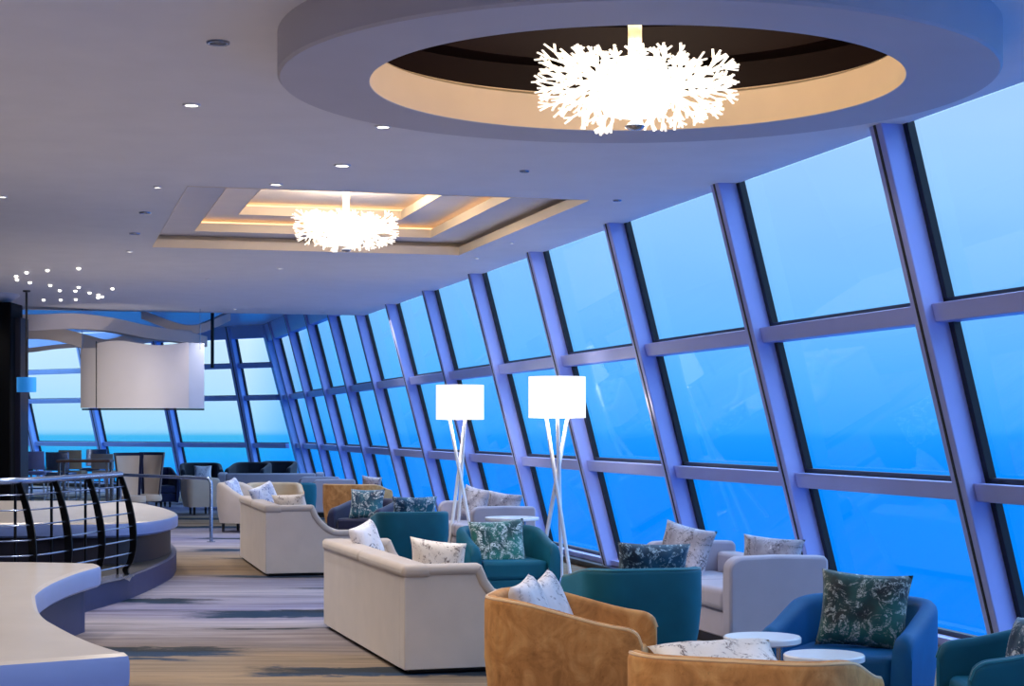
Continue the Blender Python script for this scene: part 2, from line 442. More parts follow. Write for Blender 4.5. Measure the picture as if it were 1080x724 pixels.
# ------------------------------------------------------------------ furniture builders
def upath(W, D, Rr, n=10, ns=7):
    """U-shaped plan, left arm front -> back -> right arm front; returns (x, y, nx, ny)"""
    out = []
    y1 = D/2; yb = -D/2
    for i in range(ns): out.append((-W/2, y1+(yb+Rr-y1)*i/ns, -1, 0))
    for i in range(n+1):
        a = pi+pi/2*i/n; out.append((-W/2+Rr+Rr*cos(a), yb+Rr+Rr*sin(a), cos(a), sin(a)))
    m = 4
    for i in range(1, m): out.append((-W/2+Rr+(W-2*Rr)*i/m, yb, 0, -1))
    for i in range(n+1):
        a = 1.5*pi+pi/2*i/n; out.append((W/2-Rr+Rr*cos(a), yb+Rr+Rr*sin(a), cos(a), sin(a)))
    for i in range(1, ns+1): out.append((W/2, yb+Rr+(y1-yb-Rr)*i/ns, 1, 0))
    return out

def tub_chair(label, loc, fwd, mat, W=.82, D=.80, hb=.70, hf=.59, th=.085, Rr=.33, rim=None, seat=None, z0=.10, r_front=.08, cat='armchair', name='tub_chair', legs=True, group=None):
    t = thing(name, label, cat, (loc[0], loc[1], 0), fwd, group)
    path = upath(W, D, Rr)
    # finer stations at the arm fronts for the rounded corner
    first, last = [], []
    for k in range(5):
        d = r_front*(k/5.0)
        first.append((-W/2, D/2-d, -1, 0)); last.append((W/2, D/2-d, 1, 0))
    path = first+[(-W/2, D/2-r_front, -1, 0)]+[p for p in path if p[1] < D/2-r_front-.01]+[(W/2, D/2-r_front, 1, 0)]+last[::-1]
    rings = []; rimp = []
    for (x, y, nx, ny) in path:
        s = (D/2-y)/D
        h = hf+(hb-hf)*smooth(s*1.12) if hb != hf else hb
        d = D/2-y
        if d < r_front: h -= r_front*(1-sqrt(max(0, 1-((r_front-d)/r_front)**2)))*.9
        ring = []
        for off, zz in ((-.045, z0), (-.02, z0+.12), (0, z0+.30 if h > .5 else z0+.2)): ring.append((x+nx*off, y+ny*off, zz))
        rr = th/2
        for k in range(7):
            a = pi*k/6; o = -rr+rr*cos(a); ring.append((x+nx*o, y+ny*o, h-rr+rr*sin(a)))
        ring.append((x-nx*th*1.05, y-ny*th*1.05, z0+.25)); ring.append((x-nx*th*1.15, y-ny*th*1.15, z0))
        rings.append(ring)
        rimp.append((x+nx*(-.012), y+ny*(-.012), h-.012))
    mb = MB(); mb.loft(rings, True, True)
    sh = mb.build('shell', mat, t, smooth=True)
    if rim: MB().tube(rimp, .009, 6).build('piping', rim, sh, smooth=True)
    # seat cushion, plan follows the inside of the shell
    inn = upath(W-2*th-.02, D-th-.01, max(.1, Rr-th), 6, 3)
    poly = [(p[0], p[1]+th/2-.03) for p in inn]
    MB().prism(poly, .27, .43).build('seat_cushion', seat or mat, t, bevel=.035, seg=3)
    poly2 = [(p[0]*.99, p[1]*.985+th/2-.035) for p in inn]
    MB().prism(poly2, z0+.01, .272).build('seat_base', mat, t, bevel=.01)
    if legs:
        for sx in (-1, 1):
            for sy in (-1, 1):
                x, y = sx*(W/2-.16), sy*(D/2-.16)
                MB().lathe([(.001, 0), (.018, 0), (.026, z0+.02), (.001, z0+.02)], 12, (x, y, 0)).build('leg', M['wood_dark'], t, smooth=True)
    return t

def high_sofa(label, N_, F_, D=.90, hb=.70, name='sofa'):
    """sofa seen from behind: N_ near back corner, F_ far back corner (plan)"""
    N_, F_ = Vector(N_), Vector(F_)
    L = (N_-F_).length; d = (F_-N_).normalized(); fwd = Vector((d.y, -d.x))
    c = (N_+F_)/2+fwd*D/2
    t = thing(name, label, 'sofa', (c.x, c.y, 0), (fwd.x, fwd.y))
    z0 = .03
    MB().box(-L/2+.04, L/2-.04, -D/2+.04, D/2-.06, .0, z0+.02).build('plinth', M['black'], t, bevel=.008)
    th = .13
    def arm_top(y):           # y from back to front
        s = (y+D/2)
        if s < .49: return hb
        t_ = min(1, (s-.49)/.32)
        return hb-.27*(1-(1-t_)**2.3)*smooth(t_/.18 if t_ < .18 else 1)
    ys = [-D/2]+[-D/2+.49+.32*i/16 for i in range(17)]+[D/2-.03, D/2]
    for sx in (-1, 1):
        x0, x1 = (L/2-th, L/2) if sx > 0 else (-L/2, -L/2+th)
        prof = [(y, arm_top(y)-(.02 if y == D/2 else 0)-.06) for y in ys]
        poly = [(-D/2, z0)]+prof+[(D/2, z0)]
        MB().loft([[(x0, y, z) for y, z in poly], [(x1, y, z) for y, z in poly]]).build('arm', M['beige'], t, bevel=.005)
        xm, hx = (x0+x1)/2, th/2+.014; rr = []
        for i, y in enumerate(ys):
            ya, yb = ys[max(i-1, 0)], ys[min(i+1, len(ys)-1)]
            tg = Vector((yb-ya, arm_top(yb)-arm_top(ya))).normalized(); nv = Vector((-tg.y, tg.x))
            yy = y+(.06 if i == 0 else 0)+(.012 if i == len(ys)-1 else 0)
            c_ = Vector((yy, arm_top(y)))-nv*.038
            ring = []
            for k in range(16):
                a_ = 2*pi*k/16; cx_ = abs(cos(a_))**.55*(1 if cos(a_) > 0 else -1)*hx; cz_ = abs(sin(a_))**.7*(1 if sin(a_) > 0 else -1)*.038
                q = c_+nv*cz_; ring.append((xm+cx_, q.x, q.y))
            rr.append(ring)
        MB().loft(rr).build('arm_roll', M['beige_cap'], t, smooth=True)
    MB().box(-L/2+th-.001, L/2-th+.001, -D/2, -D/2+.16, z0, hb-.06).build('backrest', M['beige'], t)
    for a, b in ((-L/2+.0, 0), (0, L/2-.0)):
        MB().box(a-(.015 if a < 0 else -.001), b+(.015 if b > 0 else -.001), -D/2-.016, -D/2+.18, hb-.085, hb).build('back_roll', M['beige_cap'], t, bevel=.034, seg=4)
    MB().box(-L/2+th, L/2-th, -D/2+.15, D/2-.05, z0, .28).build('seat_base', M['beige'], t, bevel=.012)
    for a, b in ((-L/2+th, 0), (0, L/2-th)):
        MB().box(a+.004, b-.004, -D/2+.16, D/2-.01, .28, .44).build('seat_cushion', M['beige'], t, bevel=.04, seg=4)
        MB().box(a+.004, b-.004, -D/2+.15, -D/2+.30, .44, hb-.05).build('back_cushion', M['beige'], t, bevel=.05, seg=4)
    return t

def low_sofa(label, c, L=1.85, D=.74, ha=.66, hbk=.58, fwd=None):
    fwd = fwd or (NI.x, NI.y)
    t = thing('sofa', label, 'sofa', (c[0], c[1], 0), fwd)
    MB().box(-L/2+.05, L/2-.05, -D/2+.05, D/2-.07, 0, .09).build('plinth', M['black'], t, bevel=.008)
    th = .15
    for sx in (-1, 1):
        x0, x1 = (L/2-th, L/2) if sx > 0 else (-L/2, -L/2+th)
        r = .10
        poly = [(-D/2, .08), (-D/2, ha-.03), (-D/2+.03, ha-.004)]
        poly += [(0, ha+.006)]
        poly += [(D/2-r+r*sin(a), ha-r+r*cos(a)) for a in [pi/2*i/8 for i in range(9)]]+[(D/2, .08)]
        MB().loft([[(x0, y, z) for y, z in poly], [(x1, y, z) for y, z in poly]]).build('arm', M['lilac'], t, bevel=.022, seg=3)
    MB().box(-L/2+th, L/2-th, -D/2, -D/2+.17, .08, hbk).build('backrest', M['lilac'], t, bevel=.03, seg=3)
    MB().box(-L/2+th, L/2-th, -D/2+.15, D/2-.04, .08, .27).build('seat_base', M['lilac'], t, bevel=.012)
    for a, b in ((-L/2+th, 0), (0, L/2-th)):
        MB().box(a+.004, b-.004, -D/2+.17, D/2, .27, .43).build('seat_cushion', M['lilac'], t, bevel=.045, seg=4)
    return t

def pillow(label, mat, c, w, h, th=.15, face=(0, -1), tilt=15, roll=0, name='cushion', group=None):
    """c = centre; face = plan direction the front looks to; tilt = leaning back in degrees"""
    n = 18; vs = []; idx = {}
    mb = MB(); rows = []
    for side in (1, -1):
        for i in range(n+1):
            for j in range(n+1):
                u = -1+2*i/n; v = -1+2*j/n
                x = w/2*u*(1-.085*(1-v*v)); z = h/2*v*(1-.085*(1-u*u))
                q = (1-u**4)*(1-v**4)
                y = side*th/2*(max(q, 0)**.55)
                wr = .004*sin(9*u+5*v)*q
                vs.append((x, y+wr, z))
    o = (n+1)**2; fs = []
    for s_ in range(2):
        for i in range(n):
            for j in range(n):
                a = s_*o+i*(n+1)+j; f = (a, a+n+1, a+n+2, a+1)
                fs.append(f)
    mb.add(vs, fs)
    ob = mb.build(name, mat, None, smooth=True)
    bm = bmesh.new(); bm.from_mesh(ob.data); bmesh.ops.remove_doubles(bm, verts=bm.verts, dist=.0008)
    bmesh.ops.recalc_face_normals(bm, faces=bm.faces); bm.to_mesh(ob.data); bm.free()
    rz = atan2(-face[0], face[1])
    ob.rotation_mode = 'XYZ'
    ob.matrix_world = Matrix.Translation(Vector(c)) @ Matrix.Rotation(rz, 4, 'Z') @ Matrix.Rotation(R(tilt), 4, 'X') @ Matrix.Rotation(R(roll), 4, 'Y')
    return tag(ob, label, 'cushion', group)

# ------------------------------------------------------------------ seating along the window side
high_sofa('long beige sofa with rolled top seen from behind, nearest the camera', (-.675, 11.0), (-1.465, 13.65), hb=.69)
high_sofa('beige sofa seen from behind with sweeping arm, left of the nearer long sofa', (-2.57, 18.3), (-3.24, 20.9), hb=.745)
low_sofa('blue-lit beige two-seat sofa against the windows behind the right round table', (1.62, 13.05))
low_sofa('blue-lit beige sofa against the windows between the two floor lamps', (-.32, 20.75))
low_sofa('blue-lit beige sofa at the far end of the window row, beyond the gold chair', (-3.32, 31.4))
low_sofa('low blue-lit beige sofa across the far end of the lounge, back to the room', (-4.62, 33.7), L=2.0, fwd=(-.1, .99), ha=.70, hbk=.69)

GOLD = dict(hb=.715, hf=.585, th=.07, Rr=.30, rim=M['gold_rim'])
tub_chair('gold velvet tub chair facing right, beside the near end of the long beige sofa', (.29, 8.92), (.977, -.17), M['gold'], W=.84, D=.82, **GOLD)
tub_chair('gold velvet tub chair at the bottom edge, its back to the camera', (.97, 7.08), (.38, .92), M['gold'], W=.92, D=.82, hb=.668, hf=.53, th=.07, Rr=.24, rim=M['gold_rim'])
tub_chair('teal tub chair seen from behind, in front of the window sofa', (.80, 11.55), (-.22, .97), M['teal'], W=.80, D=.78, hb=.655, hf=.57, Rr=.22, rim=M['teal_rim'], th=.08)
tub_chair('bright blue tub chair by the right windows holding the large dark green cushion', (1.76, 9.0), (-.46, -.89), M['blue'], W=.79, D=.78, hb=.67, hf=.545, th=.10, Rr=.30)
tub_chair('dark teal tub chair cut off by the right edge of the frame', (2.34, 7.66), (-1, .05), M['teal'], W=.76, D=.82, hb=.70, hf=.58, th=.075, Rr=.28, rim=M['teal_rim'])
tub_chair('teal tub chair between the floor lamps holding the light green cushion', (-.07, 15.1), (.26, -.96), M['teal'], W=.78, D=.80, hb=.70, hf=.57, th=.09, Rr=.30)
tub_chair('teal tub chair seen from behind, left of the left floor lamp', (-1.12, 19.15), (-.22, .97), M['teal'], W=.80, D=.78, hb=.655, hf=.57, Rr=.22, rim=M['teal_rim'], th=.08)
tub_chair('navy tub chair with a teal and white cushion, behind the long beige sofa', (-1.79, 22.0), (-.45, -.89), M['navy'], W=.76, D=.76, hb=.66, hf=.56, th=.10)
tub_chair('small gold marbled tub chair standing behind the navy chair', (-2.42, 27.0), (.3, .95), M['gold'], W=.95, D=.8, hb=.70, hf=.60, th=.07, rim=M['gold_rim'])
tub_chair('tan tub chair with rounded back, beyond the far beige sofa', (-3.70, 27.3), (.2, -.98), M['tan'], W=.88, D=.76, hb=.70, hf=.58, th=.09, rim=M['gold_rim'])
tub_chair('little teal tub chair half hidden behind the tan tub chair', (-3.62, 28.95), (-.1, .99), M['teal'], W=.78, D=.74, hb=.66, hf=.6)
tub_chair('beige barrel chair with dark legs, left of the far beige sofa', (-4.02, 26.3), (.93, -.3), M['beige'], W=.80, D=.76, hb=.74, hf=.48, th=.12, Rr=.34, z0=.14)
tub_chair('boxy beige armchair on dark legs at the end of the thin handrail', (-5.62, 31.6), (.9, .4), M['beige'], W=.62, D=.60, hb=.70, hf=.66, th=.09, Rr=.12, z0=.14)
for px, lab in ((212, 'dark tub chair at the far windows, leftmost of three'), (264, 'dark tub chair at the far windows, middle of three'), (292, 'dark tub chair at the far windows, rightmost of three')):
    d = {212: 36.0, 264: 36.6, 292: 37.9}[px]
    p = at(px, 500, d)
    tub_chair(lab, (p.x, p.y), (.25 if px < 250 else -.2, -.97), M['dark'], W=.86, D=.76, hb=.84, hf=.72, th=.09, group='dark chairs at the far windows')

# cushions
P = pillow
P('white marbled cushion inside the nearer gold tub chair', M['pil_white'], at(561, 645, 8.88), .34, .34, .13, (1, -.35), 20, 8)
P('white marbled cushion tucked behind the first, in the gold chair', M['pil_white'], at(580, 642, 9.2), .35, .35, .12, (.95, -.6), 22, 16)
P('cream cushion lying in the gold tub chair at the bottom edge', M['pil_cream'], at(762, 703, 6.98), .52, .36, .11, (.15, -.98), 66, 4)
P('large dark green coral-print cushion in the bright blue chair', M['pil_green_dark'], at(911, 644, 9.0), .47, .40, .16, (-.36, -.93), 14, -3)
P('green and white coral-print cushion in the teal chair between the lamps', M['pil_green'], at(525, 574, 15.06), .49, .42, .15, (.2, -.98), 14, 3)
P('dark navy lumbar cushion with coral print showing over the near teal chair back', M['pil_navy'], at(688, 596, 11.55), .50, .30, .14, (-.2, .97), 12, 2)
P('large grey marbled cushion standing on the window sofa', M['pil_grey'], at(722, 582, 13.5), .47, .42, .15, (-.6, -.8), 15, -10)
P('small grey cushion above the near arm of the window sofa', M['pil_grey'], at(814, 588, 12.65), .46, .30, .14, (-.4, -.9), 12, -4)
P('cream floral cushion at the near end of the long beige sofa', M['pil_cream'], at(462, 592, 11.75), .40, .30, .13, (.3, .95), 15, 6)
P('white cushion at the far end of the long beige sofa', M['pil_white'], at(387, 572, 13.2), .30, .30, .13, (.8, -.5), 16, 14)
P('teal and white coral-print cushion in the navy chair', M['pil_teal'], at(387, 532, 21.75), .46, .38, .15, (-.3, -.95), 12, 0)
P('teal patterned cushion showing over the far teal chair back', M['pil_teal'], at(437, 538, 19.15), .50, .30, .14, (-.2, .97), 12, 0)
P('grey striped cushion on the sofa between the lamps, left one', M['pil_grey'], at(500, 531, 21.3), .42, .40, .14, (-.6, -.8), 15, -10)
P('grey striped cushion on the sofa between the lamps, right one', M['pil_grey'], at(531, 534, 20.5), .46, .32, .14, (-.45, -.88), 12, -6)
P('white and blue cushion standing on the far beige sofa', M['pil_blue'], at(280, 526, 20.0), .36, .34, .13, (.7, -.7), 18, 18)
P('cream cushion lying along the near end of the far beige sofa', M['pil_cream'], at(307, 534, 18.9), .42, .28, .13, (.4, .9), 24, -3)
P('blue patterned cushion in the beige barrel chair', M['pil_blue'], at(247, 518, 26.25), .36, .38, .13, (.9, -.3), 18, 10)
P('small grey cushion peeping over the small gold chair', M['pil_grey'], at(392, 512, 27.0), .32, .28, .12, (.2, .97), 10, 6)
P('silver-flecked cushion in the dark teal chair at the right edge', M['pil_teal'], at(1090, 690, 7.66), .40, .36, .13, (-1, -.2), 18, 10)
P('white cushion in the leftmost dark chair at the far windows', M['pil_white'], at(214, 499, 35.7), .36, .30, .13, (.2, -.97), 12, 0)

# round side tables
def side_table(label, x, y, h, r):
    t = thing('side_table', label, 'side table', (x, y, 0))
    MB().lathe([(.001, h-.035), (r-.012, h-.035), (r, h-.028), (r, h-.006), (r-.006, h), (.001, h)], 48).build('tabletop', M['white_stone'], t, smooth=True)
    MB().lathe([(.001, .014), (.016, .014), (.016, h-.034), (.001, h-.034)], 16, (r*.45, 0, 0)).build('post', M['chrome'], t, smooth=True)
    MB().lathe([(.001, 0), (r*.8, 0), (r*.8, .010), (r*.78, .015), (.001, .015)], 40).build('foot_plate', M['chrome'], t, smooth=True)
    return t
side_table('round white side table in front of the window sofa arm', 1.21, 8.48, .545, .187)
side_table('lower round white side table behind the gold chair at the bottom edge', 1.43, 8.04, .515, .185)
side_table('round pale side table in front of the sofa between the lamps', .0, 18.75, .60, .29)

# low pale blue stool below the right lamp
t = thing('footstool', 'low pale blue footstool beneath the right floor lamp', 'footstool', (.56, 16.05, 0), (-.256, .967))
MB().box(-.17, .17, -.2, .2, .05, .17).build('top', M['slab_edge'], t, bevel=.02, seg=3)
MB().box(-.14, .14, -.17, .17, 0, .055).build('plinth', M['black'], t)

# floor lamps
def floor_lamp(label, x, y, rot, hs0=1.655, hs1=2.065, r=.285):
    t = thing('floor_lamp', label, 'floor lamp', (x, y, 0), rz=rot)
    MB().lathe([(r, hs0), (r, hs1), (r-.006, hs1), (r-.006, hs0), (r, hs0)], 48).build('lamp_shade', M['shade'], t, smooth=True)
    for k in range(3):
        a = 2*pi*k/3; b = a+R(165)
        top = Vector((.135*cos(a), .135*sin(a), hs0+.06)); bot = Vector((.20*cos(b), .20*sin(b), 0))
        MB().tube([bot, bot.lerp(top, .5), top], [.018, .021, .018], 10).build('leg', M['white_metal'], t, smooth=True)
    MB().lathe([(.001, hs0+.05), (.15, hs0+.05), (.15, hs0+.07), (.001, hs0+.07)], 24).build('top_plate', M['white_metal'], t, smooth=True)
    MB().lathe([(.001, hs0+.08), (.03, hs0+.1), (.055, hs0+.18), (.04, hs0+.25), (.001, hs0+.27)], 20).build('bulb', M['coral_core'], t, smooth=True)
    l = bpy.data.lights.new('lamp_light', 'POINT'); l.energy = 10; l.color = (1, .88, .74); l.shadow_soft_size = .08
    lo = bpy.data.objects.new('lamp_light', l); COL.objects.link(lo); lo.parent = t; lo.location = (0, 0, hs0-.06)
floor_lamp('tall white tripod floor lamp nearer the camera, right of the pair', .45, 17.5, R(30))
floor_lamp('tall white tripod floor lamp farther away, left of the pair', -.62, 20.9, R(180))

# ------------------------------------------------------------------ chandeliers
def branch(mb, p, d, nrm, length, r, depth, rnd):
    q = p+d*length
    mb.tube([p, p.lerp(q, .5)+nrm*rnd.uniform(-.004, .004), q], [r, r*.94, r*.88], 5)
    if depth == 0: return
    k = 2 if rnd.random() < .72 else 3
    spread = R(rnd.uniform(30, 46))
    for i in range(k):
        a = (i-(k-1)/2)*spread*(1.15 if k == 2 else .9)+R(rnd.uniform(-10, 10))
        nd = (Matrix.Rotation(a, 3, nrm) @ d)
        nd = (nd+nrm*rnd.uniform(-.25, .25)).normalized()
        branch(mb, q, nd, nrm, length*rnd.uniform(.72, .92), r*.9, depth-1, rnd)
def fan_mesh(seed, name='coral_branch'):
    rnd = random.Random(seed); mb = MB()
    for a in (-62, -24, 16, 56):
        d = Vector((cos(R(a)), 0, sin(R(a))))
        branch(mb, Vector((.03, 0, 0)), d, Vector((0, 1, 0)), .104*(1.12 if abs(a) < 40 else .84), .0115, 3, rnd)
    return mb
FANS = []
for s_ in range(5):
    o = fan_mesh(11+s_).build('coral_branch', M['coral'], None, smooth=True); FANS.append(o.data); bpy.data.objects.remove(o)
def chandelier(label, x, y, zc, ztop, sc=1.0):
    t = thing('chandelier', label, 'chandelier', (x, y, zc))
    MB().lathe([(.001, ztop-zc), (.09, ztop-zc), (.09, ztop-zc-.02), (.034, ztop-zc-.035), (.034, .1), (.001, .1)], 24).build('rod', M['rod'], t, smooth=True)
    MB().lathe([(.001, .14), (.12, .13), (.17, .07), (.18, -.06), (.15, -.13), (.001, -.16)], 32).build('glass_core', M['coral_core'], t, smooth=True)
    MB().lathe([(.001, -.21), (.035, -.205), (.05, -.19), (.02, -.175), (.001, -.17)], 20).build('finial', M['chrome'], t, smooth=True)
    rnd = random.Random(3)
    for k in range(13):
        a = 2*pi*k/13+rnd.uniform(-.08, .08)
        o = bpy.data.objects.new('coral_branch', FANS[k % 5]); COL.objects.link(o); o.parent = t
        r0 = .15+(.03 if k % 2 else 0)
        o.location = (r0*cos(a), r0*sin(a), rnd.uniform(-.035, .03))
        o.rotation_euler = (rnd.uniform(-.5, .5), rnd.uniform(-.12, .12), a)
        o.scale = (sc*.92, sc*.92, sc*rnd.uniform(.58, .72))
    l = bpy.data.lights.new('chandelier_light', 'POINT'); l.energy = 42 if y < 12 else 60; l.color = (1, .82, .62); l.shadow_soft_size = .2
    lo = bpy.data.objects.new('chandelier_light', l); COL.objects.link(lo); lo.parent = t; lo.location = (0, 0, .26)
    return t
chandelier('large white coral chandelier hanging in the round ceiling recess', RC.x, RC.y, 3.215, 3.815)
chandelier('white coral chandelier hanging in the rectangular stepped ceiling', -1.57, 16.6, 3.43, 3.83)

# ------------------------------------------------------------------ ceiling fittings
def downlight(label, px, py, lit=True, r=.06, group=None):
    p = atz(px, py, CH)
    t = thing('downlight', label, 'ceiling light', (p.x, p.y, CH), None, group)
    MB().lathe([(r*.72, .0), (r*.75, -.010), (r, -.012), (r*1.05, -.006), (r*1.05, .0)], 24).build('trim_ring', M['white_metal'] if lit else M['chrome'], t, smooth=True)
    MB().lathe([(r*.74, -.007), (.001, -.007)], 24).build('lens', M['lens'] if lit else M['lens_off'], t, smooth=True)
    return p
DL = [(230, 44, 0, 'dark round downlight at the top left of the ceiling, nearest the camera', .055),
      (202, 110, 1, 'lit downlight left of the round recess, below the dark one', .05),
      (404, 133, 1, 'lit downlight just below the left of the round recess', .05),
      (361, 174, 1, 'lit downlight right above the square chandelier', .06),
      (291, 194, 1, 'lit downlight at the near edge of the stepped recess', .05),
      (553, 180, 0, 'small dim fitting right of the stepped recess below the round recess', .035),
      (651, 211, 0, 'small fitting beside the right corner of the stepped recess', .035),
      (838, 136, 1, 'downlight under the right side of the round recess', .04),
      (540, 256, 1, 'tiny downlight between the stepped recess and the windows, nearer one', .022),
      (503, 272, 1, 'tiny downlight between the stepped recess and the windows, farther one', .03),
      (166, 197, 1, 'small lit fitting left of the stepped recess, nearest of the row', .03),
      (153, 224, 0, 'dark fitting left of the stepped recess, second of the row', .05),
      (142, 246, 0, 'dark fitting left of the stepped recess, third of the row', .05),
      (137, 265, 1, 'lit fitting at the left far corner of the stepped recess', .035),
      (219, 295, 1, 'small downlight beyond the stepped recess, left one', .03),
      (295, 283, 1, 'small downlight just beyond the stepped recess', .035),
      (248, 326, 1, 'small downlight at the far edge of the ceiling', .03),
      (3, 207, 1, 'downlight at the left edge of the frame', .035),
      (341, 328, 1, 'tiny downlight at the far edge of the ceiling by the windows', .025)]
spots = []
for px, py, lit, lab, r in DL:
    p = downlight(lab, px, py, bool(lit), r)
    if lit and py > 100: spots.append((p.x, p.y, 8 if px in (838, 540, 503, 341) else 58))
STARS = [(17,291),(18,294.5),(28,287),(31.5,297.5),(50,284.6),(53,300.5),(63,306),(46,316),(64,316),(79.5,306.5),(83,302.5),(80,315.5),(94.5,308.5),(103.7,310.5),(107.7,312.5),(103.4,313.6),(118.7,304),(83,282.6)]
st0 = None
for px, py in STARS:
    p = atz(px, py, CH)
    if st0 is None:
        o = st0 = MB().lathe([(.001, 0), (.012, 0), (.024, -.008), (.020, -.022), (.001, -.028)], 14).build('star_light', M['lens'], None, smooth=True)
    else:
        o = st0.copy(); COL.objects.link(o)
    o.location = (p.x, p.y, CH)
    tag(o, 'tiny bright point of the light cluster on the ceiling above the hanging white screen', 'ceiling light', 'star light cluster')
for px, py, en in ((28, 287, 70), (63, 306, 70), (83, 282.6, 90), (118.7, 304, 90)):
    p = atz(px, py, CH)
    l = bpy.data.lights.new('star_beam', 'SPOT'); l.energy = en; l.color = (1, .93, .86); l.spot_size = R(31); l.spot_blend = 1.0; l.shadow_soft_size = .04
    o = bpy.data.objects.new('star_beam', l); COL.objects.link(o); o.location = (p.x, p.y, CH-.05)
    o.rotation_euler = (Vector((-5.9+(px-70)*.02, 27.4, 2.1))-o.location).to_track_quat('-Z', 'Y').to_euler()
l = bpy.data.lights.new('ribbon_fill_spot', 'SPOT'); l.energy = 150; l.color = (1, .88, .74); l.spot_size = R(44); l.spot_blend = .8; l.shadow_soft_size = .1  # unseen spot added to brighten the ribbons and the hanging screen
o = bpy.data.objects.new('ribbon_fill_spot', l); COL.objects.link(o); o.location = (-6.0, 23.9, .3)
o.rotation_euler = (Vector((-6.3, 28.2, 3.0))-o.location).to_track_quat('-Z', 'Y').to_euler()
# round grille in the dome
t = thing('ceiling_speaker', 'round perforated grille in the dark dome right of the large chandelier', 'speaker', (RC.x+.42, RC.y-.0, 3.82))
gx = at(752, 44, 9.2)
t.location = (gx.x, 9.2, 3.812)
MB().lathe([(.095, .0), (.1, -.012), (.085, -.018), (.001, -.02)], 28).build('grille', M['white_metal'], t, smooth=True)
mb = MB()
for i in range(3):
    for k in range(6*(i+1)):
        a = 2*pi*k/(6*(i+1)); rr = .024*(i+1); mb.lathe([(.007, -.0205), (.001, -.0215)], 6, (rr*cos(a), rr*sin(a), 0))
mb.build('perforations', M['black'], t)

# ------------------------------------------------------------------ left side: benches, platform, railing
def spline(pts, n=6):
    pts = [Vector(p) for p in pts]; out = []
    for i in range(len(pts)-1):
        p0 = pts[max(i-1, 0)]; p1 = pts[i]; p2 = pts[i+1]; p3 = pts[min(i+2, len(pts)-1)]
        for k in range(n):
            t = k/n
            out.append(.5*((2*p1)+(p2-p0)*t+(2*p0-5*p1+4*p2-p3)*t*t+(3*p1-p0-3*p2+p3)*t**3))
    out.append(pts[-1]); return out
def inset(pts, d):
    out = []; n = len(pts)
    for i, p in enumerate(pts):
        a = pts[i-1]; b = pts[(i+1) % n]
        t_ = (b-a).normalized(); out.append(p+Vector((-t_.y, t_.x))*d)
    return out
def bench(label, pts, zt, th, zb, base_mat, ins=.12):
    c = sum(pts, Vector((0, 0)))/len(pts)
    t = thing('curved_bench', label, 'bench', (c.x, c.y, zb))
    loc = [p-c for p in pts]
    rings = []
    for dd, z in ((.03, zt-th), (.004, zt-th+.02), (0, zt-th+.05), (0, zt-.04), (.008, zt-.015), (.03, zt)):
        rings.append([(p.x, p.y, z-zb) for p in inset(loc, dd)])
    n = len(loc)
    mb = MB(); mb.loft(rings[4:], True, False)
    mb.add([q for q in rings[-1]], [tuple(range(n))]); mb.add([q for q in rings[4]], [tuple(range(n))])
    mb.build('top_slab', M['slab'], t, smooth=True)
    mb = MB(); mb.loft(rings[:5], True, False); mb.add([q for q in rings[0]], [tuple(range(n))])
    tag(mb.build('edge_band', M['slab_edge'], t, smooth=True), 'edge band with blue window light in its colour')
    r0 = inset(loc, ins)
    MB().prism([(p.x, p.y) for p in r0], 0, zt-th-zb+.01).build('base', base_mat, t, smooth=True)
    return t
b1 = spline([(-1.77, 8.12), (-2.036, 8.55), (-2.37, 9.23), (-2.65, 9.89), (-2.93, 10.81), (-3.02, 11.19), (-3.11, 11.88), (-3.15, 12.66), (-3.13, 13.36)])
b1 = b1+spline([(-3.2, 13.5), (-3.53, 13.6), (-4.1, 13.66), (-5.2, 13.6)], 4)+[Vector((-5.2, 11)), Vector((-4.6, 9.2)), Vector((-3.6, 7.2))]+[Vector((-2.27, 7.79)), Vector((-1.83, 8.07))]
bench('curved pale-topped bench in the lower left corner, nearest the camera', b1, .51, .17, 0, M['navy_base'])
b2 = spline([(-6.6, 17.0), (-5.0, 17.2), (-4.2, 17.2), (-3.78, 17.4), (-3.6, 18.0), (-3.62, 19.0), (-3.89, 20.0), (-4.29, 21.1), (-4.8, 22.1), (-5.6, 22.5), (-6.6, 22.5)])
bench('curved pale-topped bench behind the railing on the left', b2, .62, .15, .2, M['bench_base'], ins=.08)
plat = spline([(-4.6, 13.75), (-3.72, 13.95), (-3.58, 14.9), (-3.47, 16.1), (-3.49, 17.6), (-3.58, 18.6), (-3.85, 20.0), (-4.5, 21.9), (-5.6, 22.9), (-8.0, 23.3)])+[Vector((-13.8, 23.3)), Vector((-13.8, 13.75))]
struct(MB().prism([(p.x, p.y) for p in plat], 0, .2).build('floor_platform', M['navy_base']))
struct(MB().prism([(p.x, p.y) for p in inset(plat, .05)], .2, .203).build('floor_platform_top', M['black_base']))

# curved railing
t = thing('railing', 'black curved-post railing with pale handrail at the edge of the raised floor', 'railing', (-3.6, 15.2, .2))
T0 = Vector((-3.6, 15.2, .2))
BD = Vector((.96, -.28, 0))
edge = spline([(-3.56, 15.95, 1.13), (-3.67, 15.2, 1.13), (-3.78, 14.5, 1.13), (-3.93, 13.97, 1.13), (-4.25, 13.78, 1.13), (-4.9, 13.76, 1.13)], 8)
MB().tube([p-T0 for p in edge], .028, 10).build('handrail', M['rail_blue'], t, smooth=True)
def rail_at(i):
    p = edge[i]; a = edge[max(i-1, 0)]; b = edge[min(i+1, len(edge)-1)]
    d = (b-a).normalized(); return p, d, Vector((-d.y, d.x, 0)).normalized()
idx = [0, 8, 16, 24, 31]
prof = [(0, 1.12), (.03, 1.04), (.075, .90), (.115, .72), (.13, .56), (.125, .44), (.095, .33), (.05, .27), (.07, .22), (.10, .20)]
